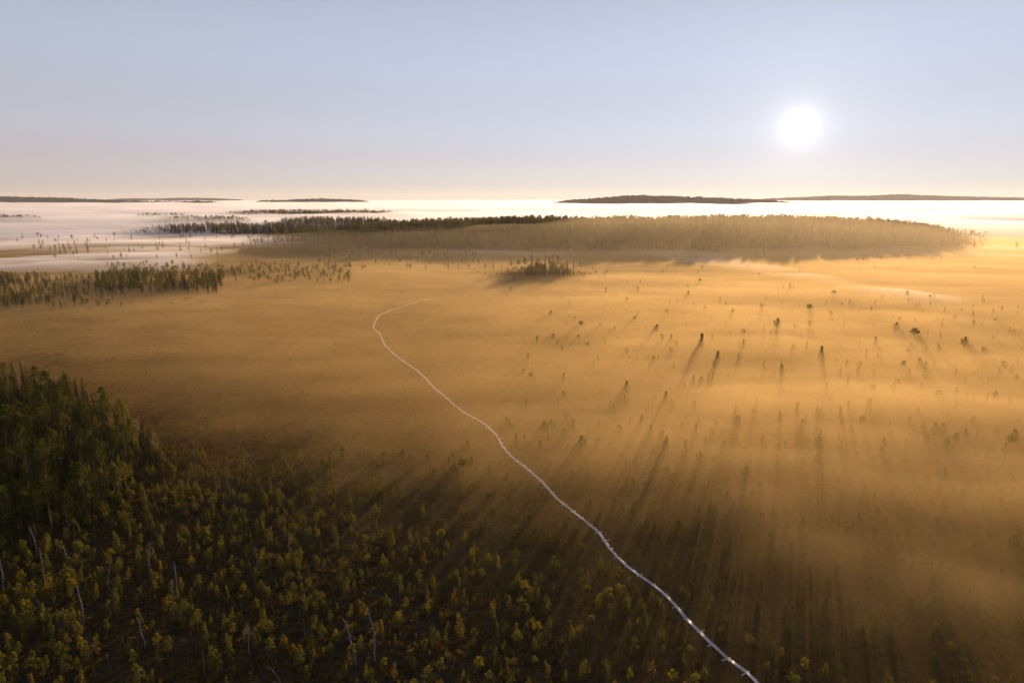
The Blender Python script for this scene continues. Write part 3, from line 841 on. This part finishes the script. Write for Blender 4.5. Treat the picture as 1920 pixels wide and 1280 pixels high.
# trees that stand out one by one in the distance: (px, py of base, height, kind, label)
def far_tree(pxx, pyy, h, kind, label, group):
    gx, gy = ground_at(pxx, pyy); gz = float(terrain(gx, gy)); gx, gy = ground_at(pxx, pyy, gz)
    var = (V_SPRUCE if kind == 's' else V_TALL)[int(RNG.integers(0, 4))]
    plant("spruce_tree" if kind == 's' else "pine_tree", var, gx, gy, h, 10.0, float(RNG.uniform(0, 6.28)), label, "spruce tree" if kind == 's' else "pine tree", group)
ORD = ["first", "second", "third", "fourth", "fifth", "sixth", "seventh", "eighth", "ninth", "tenth", "eleventh", "twelfth", "thirteenth", "fourteenth", "fifteenth", "sixteenth",
       "seventeenth", "eighteenth", "nineteenth", "twentieth"]
isl = [(879, 507, 4.5, 'p'), (910, 508, 5.5, 'p'), (925, 506, 6.5, 's'), (941, 507, 4.5, 's'), (958, 508, 7, 'p'), (972, 507, 7.5, 'p'), (985, 508, 9, 'p'), (997, 507, 12, 's'), (1008, 508, 8.5, 'p'),
       (1022, 507, 11.5, 's'), (1030, 508, 9, 'p'), (1037, 507, 11.5, 's'), (1045, 508, 10, 'p'), (1052, 507, 8.5, 's'), (1062, 508, 7, 'p'), (1075, 507, 7.5, 's'), (1088, 508, 6, 'p'), (1112, 507, 4.5, 's')]
for i, (a, b, h, kd) in enumerate(isl):
    far_tree(a, b, h, kd, "dark %s, %s tree from left on the small wooded island in fog" % ("spruce" if kd == 's' else "pine", ORD[i]), "trees of the small wooded island")
lft = [(65, 474, 8, 'p'), (78, 475, 8.5, 'p'), (95, 475, 7, 'p'), (105, 476, 8.5, 'p'), (113, 476, 11, 's'), (121, 476, 9, 'p'), (132, 476, 8, 'p'), (144, 476, 9.5, 's'), (165, 474, 13, 's'), (243, 474, 8, 's'), (306, 466, 9, 's'), (338, 466, 7, 's')]
for i, (a, b, h, kd) in enumerate(lft):
    far_tree(a, b, h, kd, "%s from left of the dark trees rising from white fog at far left" % ORD[i], "trees in the white fog at far left")
mid = [(397, 480, 7, 'p'), (408, 480, 8, 's'), (440, 468, 7, 'p'), (456, 468, 7, 'p'), (472, 467, 10, 's'), (480, 468, 7.5, 'p'), (495, 467, 7, 's'), (503, 468, 7.5, 's'), (518, 467, 7, 'p'), (533, 467, 8.5, 's'), (548, 467, 9.5, 's'),
       (562, 467, 6, 's'), (574, 466, 8, 's'), (590, 466, 8, 's'), (605, 466, 6, 'p'), (620, 466, 6.5, 's'), (636, 466, 7, 'p')]
for i, (a, b, h, kd) in enumerate(mid):
    far_tree(a, b, h, kd, "%s from left in the row of dark treetops above fog, left of the ridge" % ORD[i], "row of treetops left of the ridge")
far_tree(1419, 482, 6, 's', "left spruce of a pair alone in bright fog below the ridge", "pair of spruces below the ridge")
far_tree(1433, 483, 5, 's', "right and thinner spruce of a pair alone in bright fog below the ridge", "pair of spruces below the ridge")
far_tree(1905, 470, 8, 'p', "single round pine in bright fog at the right picture edge", None)
far_tree(769, 497, 6, 'p', "left of two flat pines between boardwalk end and ridge", "two flat pines in the fog")
far_tree(783, 497, 6, 'p', "right of two flat pines between boardwalk end and ridge", "two flat pines in the fog")

# dwarf shrubs and sedge --------------------------------------------------------------
def tuft_mesh(seed, n, r, h, mat, blade):
    rnd = random.Random(seed); g = Geo()
    for _ in range(n):
        a = rnd.uniform(0, 6.28); d = r * rnd.random() ** .6; p = Vector((math.cos(a) * d, math.sin(a) * d, 0 if blade else h * rnd.uniform(.05, .9) * (1.1 - d / r)))
        o = Vector((rnd.gauss(0, .5), rnd.gauss(0, .5), 1.0 if blade else rnd.uniform(.1, .9))).normalized()
        L = h * rnd.uniform(.5, 1.1) if blade else h * rnd.uniform(.3, .6)
        sd = o.cross(Vector((rnd.uniform(-1, 1), rnd.uniform(-1, 1), .1))).normalized() * (.022 if blade else .3 * L)
        g.add((p - sd, p + sd, p + o * L), ((0, 1, 2),))
    return g.mesh("tuft", [mat])
SHRUBS = [tuft_mesh(i, 46, .42, .38, M_SHRUB, False) for i in range(4)]
SEDGES = [tuft_mesh(20 + i, 40, .40, .45, M_SEDGE, True) for i in range(3)]
x, y = wedge_points(190000, 42, 235)
px, py = pixel_of(x, y)
k = (walk_distance(x, y) > .75) & (RNG.random(len(x)) < .35 + .8 * fbm(x / 5, y / 5, 77, 3)) & (px > -250) & (px < 2170)
x, y, py = x[k], y[k], py[k]
bog = smooth(960, 820, py) * .75 + .12
var = np.where(RNG.random(len(x)) < bog, 4 + RNG.integers(0, 3, len(x)), RNG.integers(0, 4, len(x)))
s = RNG.uniform(.4, 1.1, len(x))
scatter("heath_undergrowth", SHRUBS + SEDGES, np.stack((x, y, ground_z(x, y) - .04), 1), np.stack((s * 1.2, s * 1.2, s), 1),
        np.stack((s * 0, s * 0, RNG.uniform(0, 6.28, len(x))), 1), var, "low brown heath shrubs and dry sedge covering the bog floor")
x, y = wedge_points(80000, 215, 480)
px, py = pixel_of(x, y)
k = (walk_distance(x, y) > .9) & (RNG.random(len(x)) < .3 + .9 * fbm(x / 12, y / 7, 78, 3)) & (px > -200) & (px < 2120)
x, y = x[k], y[k]
s = RNG.uniform(.7, 1.8, len(x))
scatter("sedge_cover", SEDGES + SHRUBS[:1], np.stack((x, y, ground_z(x, y) - .04), 1), np.stack((s * 1.3, s * 1.3, s * .8), 1),
        np.stack((s * 0, s * 0, RNG.uniform(0, 6.28, len(x))), 1), RNG.integers(0, 4, len(x)), "dry sedge and low shrubs over the far open bog")

x, y = wedge_points(9000, 105, 345)
px, py = pixel_of(x, y)
k = (walk_distance(x, y) > .8) & (RNG.random(len(x)) < 1.6 * fbm(x / 15, y / 8, 79, 3) - .25) & (px > -150) & (px < 2070)
x, y = x[k], y[k]
s = RNG.uniform(.14, .36, len(x))
scatter("low_scrub", [v[2] for v in V_PINE], np.stack((x, y, ground_z(x, y) - .04), 1), np.stack((s * 1.6, s * 1.6, s), 1),
        np.stack((s * 0, s * 0, RNG.uniform(0, 6.28, len(x))), 1), RNG.integers(0, 10, len(x)), "knee-high pine scrub dotted over the open bog")

# ------------------------------------------------------------------ mist, fog and haze
MX = [-400, 0, 240, 480, 720, 960, 1200, 1440, 1680, 1920, 2300]
MY = [400, 430, 450, 470, 490, 510, 530, 560, 600, 650, 700, 750, 800, 850, 900, 960, 1050, 1150, 1280, 1400]
MIST = [[2., 2., 2., 1.2, .5, .5, .5, .6, 1.0, 2., 2.],
        [.5, .5, .5, .5, .5, .5, .6, .8, 1.2, 2., 2.],
        [.4, .4, .4, .5, .8, .8, 1.0, 1.2, 1.6, 2., 2.],
        [.3, .3, .4, .6, 1.0, 1.5, 1.8, 2.4, 2.2, 2., 2.],
        [.3, .3, .4, .6, 1.0, 1.0, .6, 1.4, 2.0, 2., 2.],
        [.4, .4, .4, .7, 1.2, .9, .6, 1.4, 2.2, 2.2, 2.2],
        [1.3, 1.3, 1.2, 1.0, 1.2, 1.4, 1.4, 1.6, 2.2, 2.0, 2.0],
        [1.2, 1.2, 1.1, .9, 1.0, 1.3, 1.6, 2.0, 2.2, 1.8, 1.8],
        [.6, .6, .7, .8, .8, 1.1, 1.4, 1.8, 1.8, 1.6, 1.6],
        [.4, .45, .6, .75, .8, 1.0, 1.25, 1.6, 1.6, 1.5, 1.5],
        [.3, .3, .4, .6, .7, .85, 1.1, 1.4, 1.4, 1.35, 1.35],
        [.15, .15, .3, .5, .65, .8, 1.0, 1.25, 1.35, 1.3, 1.3],
        [.05, .08, .15, .35, .55, .75, 1.0, 1.35, 1.4, 1.4, 1.4],
        [.0, .03, .05, .15, .4, .7, 1.0, 1.1, 1.1, 1.0, 1.0],
        [.0, .0, .05, .12, .3, .55, .9, 1.0, 1.0, 1.0, 1.0],
        [.0, .0, .02, .06, .15, .3, .5, .75, .85, .9, .9],
        [.0, .0, .0, .03, .07, .13, .25, .43, .54, .58, .58],
        [.0, .0, .0, .0, .03, .07, .15, .28, .39, .43, .43],
        [.0, .0, .0, .0, .0, .03, .07, .14, .23, .27, .27],
        [.0, .0, .0, .0, .0, .0, .0, .05, .1, .15, .15]]
# brighter streaks of denser fog: polyline in the photograph, half width, depth of fog
STREAKS = [([(1440, 1040), (1600, 1090)], 50, .15), ([(1700, 1110), (1880, 1160)], 50, .18)]
BANKS = [([(1080, 461), (1200, 470), (1320, 484), (1440, 503), (1540, 525), (1640, 548), (1760, 566)], 10, .8), ([(1240, 457), (1500, 460), (1930, 464)], 5, .9),
         ([(1440, 478), (1700, 474), (1930, 480)], 4, .5), ([(560, 470), (700, 464), (860, 470), (1000, 474)], 5, .5),
         ([(-350, 432), (100, 434), (300, 434), (430, 444), (560, 452)], 13, 2.4), ([(-350, 462), (60, 458), (250, 458), (420, 462)], 13, 2.0), ([(-350, 498), (60, 492), (170, 488), (330, 486)], 12, 2.0)]
MIST_DENS = 0.026
def sheet(name, az, rr, top, label, mat):
    A, R = np.meshgrid(az, rr)
    X, Y = R * np.sin(A), R * np.cos(A)
    Z = top(X, Y)
    nr, na = A.shape; n = nr * na
    v = np.concatenate((np.stack((X.ravel(), Y.ravel(), Z.ravel()), 1), np.stack((X.ravel(), Y.ravel(), np.full(n, -4.0)), 1)))
    i = np.arange(nr - 1)[:, None] * na; j = np.arange(na - 1)[None, :]
    f = np.stack((i + j, i + na + j, i + na + j + 1, i + j + 1), -1).reshape(-1, 4)
    fb = f[:, ::-1] + n
    sides = []
    for q in range(na - 1):
        sides.append((q, q + 1, q + 1 + n, q + n)); b = (nr - 1) * na + q; sides.append((b + 1, b, b + n, b + 1 + n))
    for q in range(nr - 1):
        a = q * na; sides.append((a + na, a, a + n, a + na + n)); b = q * na + na - 1; sides.append((b, b + na, b + na + n, b + n))
    me = mesh_of(name, v, np.concatenate((f, fb, np.array(sides)))[:, ::-1], [mat])
    return add_obj(name, me, kind="stuff", label=label, category="fog")

def mist_top(X, Y):
    px, py = pixel_of(X, Y)
    t = bilinear(px, py, MX, MY, MIST)
    for line, w, amt in STREAKS:
        xs = np.array([p[0] for p in line]); ys = np.array([p[1] for p in line])
        yy = np.interp(px, xs, ys)
        ends = smooth(xs[0] - 90, xs[0] + 30, px) * (1 - smooth(xs[-1] - 30, xs[-1] + 90, px))
        t = t + amt * np.exp(-((py - yy) / w) ** 2) * ends
    a = np.arctan2(CAM_H, np.hypot(X, Y))
    n1 = fbm(X / 70 + 3, Y / 38, 51, 4); n2 = fbm(X / 17, Y / 12, 52, 3)
    h = 0.42 * t * np.sin(a) / MIST_DENS * (0.65 + 0.5 * n1 + 0.2 * n2)
    return np.where(t < .006, -1.0, h - .5 * (1 - smooth(0, .1, t)))
az = np.radians(np.arange(-54, 54.01, .4))
rr = 48.0 * 1.011 ** np.arange(0, 290)
sheet("ground_mist", az, rr[rr < 1120], mist_top, "golden morning mist lying low over the bog", volume_material("morning_mist", MIST_DENS, (0.985, 0.68, 0.29), 0.42))  # warm sunlight's gold is put into this scattering colour, fog itself being white

BANK_DENS = 0.05
def bank_top(X, Y):
    px, py = pixel_of(X, Y); t = 0.0
    wob = (fbm(X / 90, Y / 90, 81, 3) - .5) * 10
    for line, w, amt in BANKS:
        xs = np.array([p[0] for p in line]); yy = np.interp(px, xs, [p[1] for p in line]) + wob * w / 8
        t = t + amt * np.exp(-((py - yy) / w) ** 2) * smooth(xs[0] - 90, xs[0] + 40, px) * (1 - smooth(xs[-1] - 40, xs[-1] + 100, px))
    h = t * np.sin(np.arctan2(CAM_H, np.hypot(X, Y))) / BANK_DENS * np.clip(2.6 * fbm(X / 110, Y / 60, 82, 4) - .55, 0, 2) 
    return np.where(t < .004, -1.0, h - .45 * (1 - smooth(0, .25, t)))
rr = 235.0 * 1.005 ** np.arange(0, 345)
sheet("fog_bank", np.radians(np.arange(-54, 54.01, .2)), rr, bank_top, "white streaks and pools of denser fog on the far bog", volume_material("white_fog", BANK_DENS, (0.93, 0.885, 0.91), 0.42))

def veil_top(X, Y):
    r = np.hypot(X, Y); px, _ = pixel_of(X, Y)
    side = .68 + .47 * smooth(350, 1400, px)
    return (smooth(200, 400, r) * 11 + smooth(430, 640, r) * 21 * (.55 + .45 * smooth(500, 1100, px))) * side * (1 - smooth(720, 1000, r)) * (.7 + .6 * fbm(X / 120, Y / 90, 71, 3)) - .8
rr = 190.0 * 1.013 ** np.arange(0, 150)
sheet("thin_mist", az, rr, veil_top, "thin drifting mist in front of the wooded ridge", volume_material("thin_mist", 0.0008, (0.98, 0.78, 0.48), 0.45))  # volume colour also carries a paler share of the sunlight's gold

def sea_top(X, Y):
    r = np.hypot(X, Y); px, _ = pixel_of(X, Y)
    base = smooth(930, 1350, r) * 14 + smooth(1500, 2600, r) * 9
    n = fbm(X / 240, Y / 160, 61, 4) - .5
    wisps = fbm(X / 60, Y / 60, 63, 3) - .5
    return base + (n * 20 + wisps * 4) * smooth(1000, 1600, r) - 1.0
rr = 900.0 * 1.02 ** np.arange(0, 127)
sheet("fog_sea", np.radians(np.arange(-54, 54.01, .4)), rr, sea_top, "white sea of fog filling the lowlands to the horizon", volume_material("valley_fog", 0.008, (0.90, 0.865, 0.89), 0.45))

def haze_box():
    L = 12600.0; z0, z1 = -6.0, 135.0
    v = [(-L, -L, z0), (L, -L, z0), (L, L, z0), (-L, L, z0), (-L, -L, z1), (L, -L, z1), (L, L, z1), (-L, L, z1)]
    f = [(3, 2, 1, 0), (4, 5, 6, 7), (0, 1, 5, 4), (1, 2, 6, 5), (2, 3, 7, 6), (3, 0, 4, 7)]
    add_obj("haze", mesh_of("haze", v, f, [volume_material("haze", 0.000030, (1.0, 0.92, 0.90), 0.3)]), kind="stuff", label="thin pale morning haze in all the air", category="haze")
haze_box()
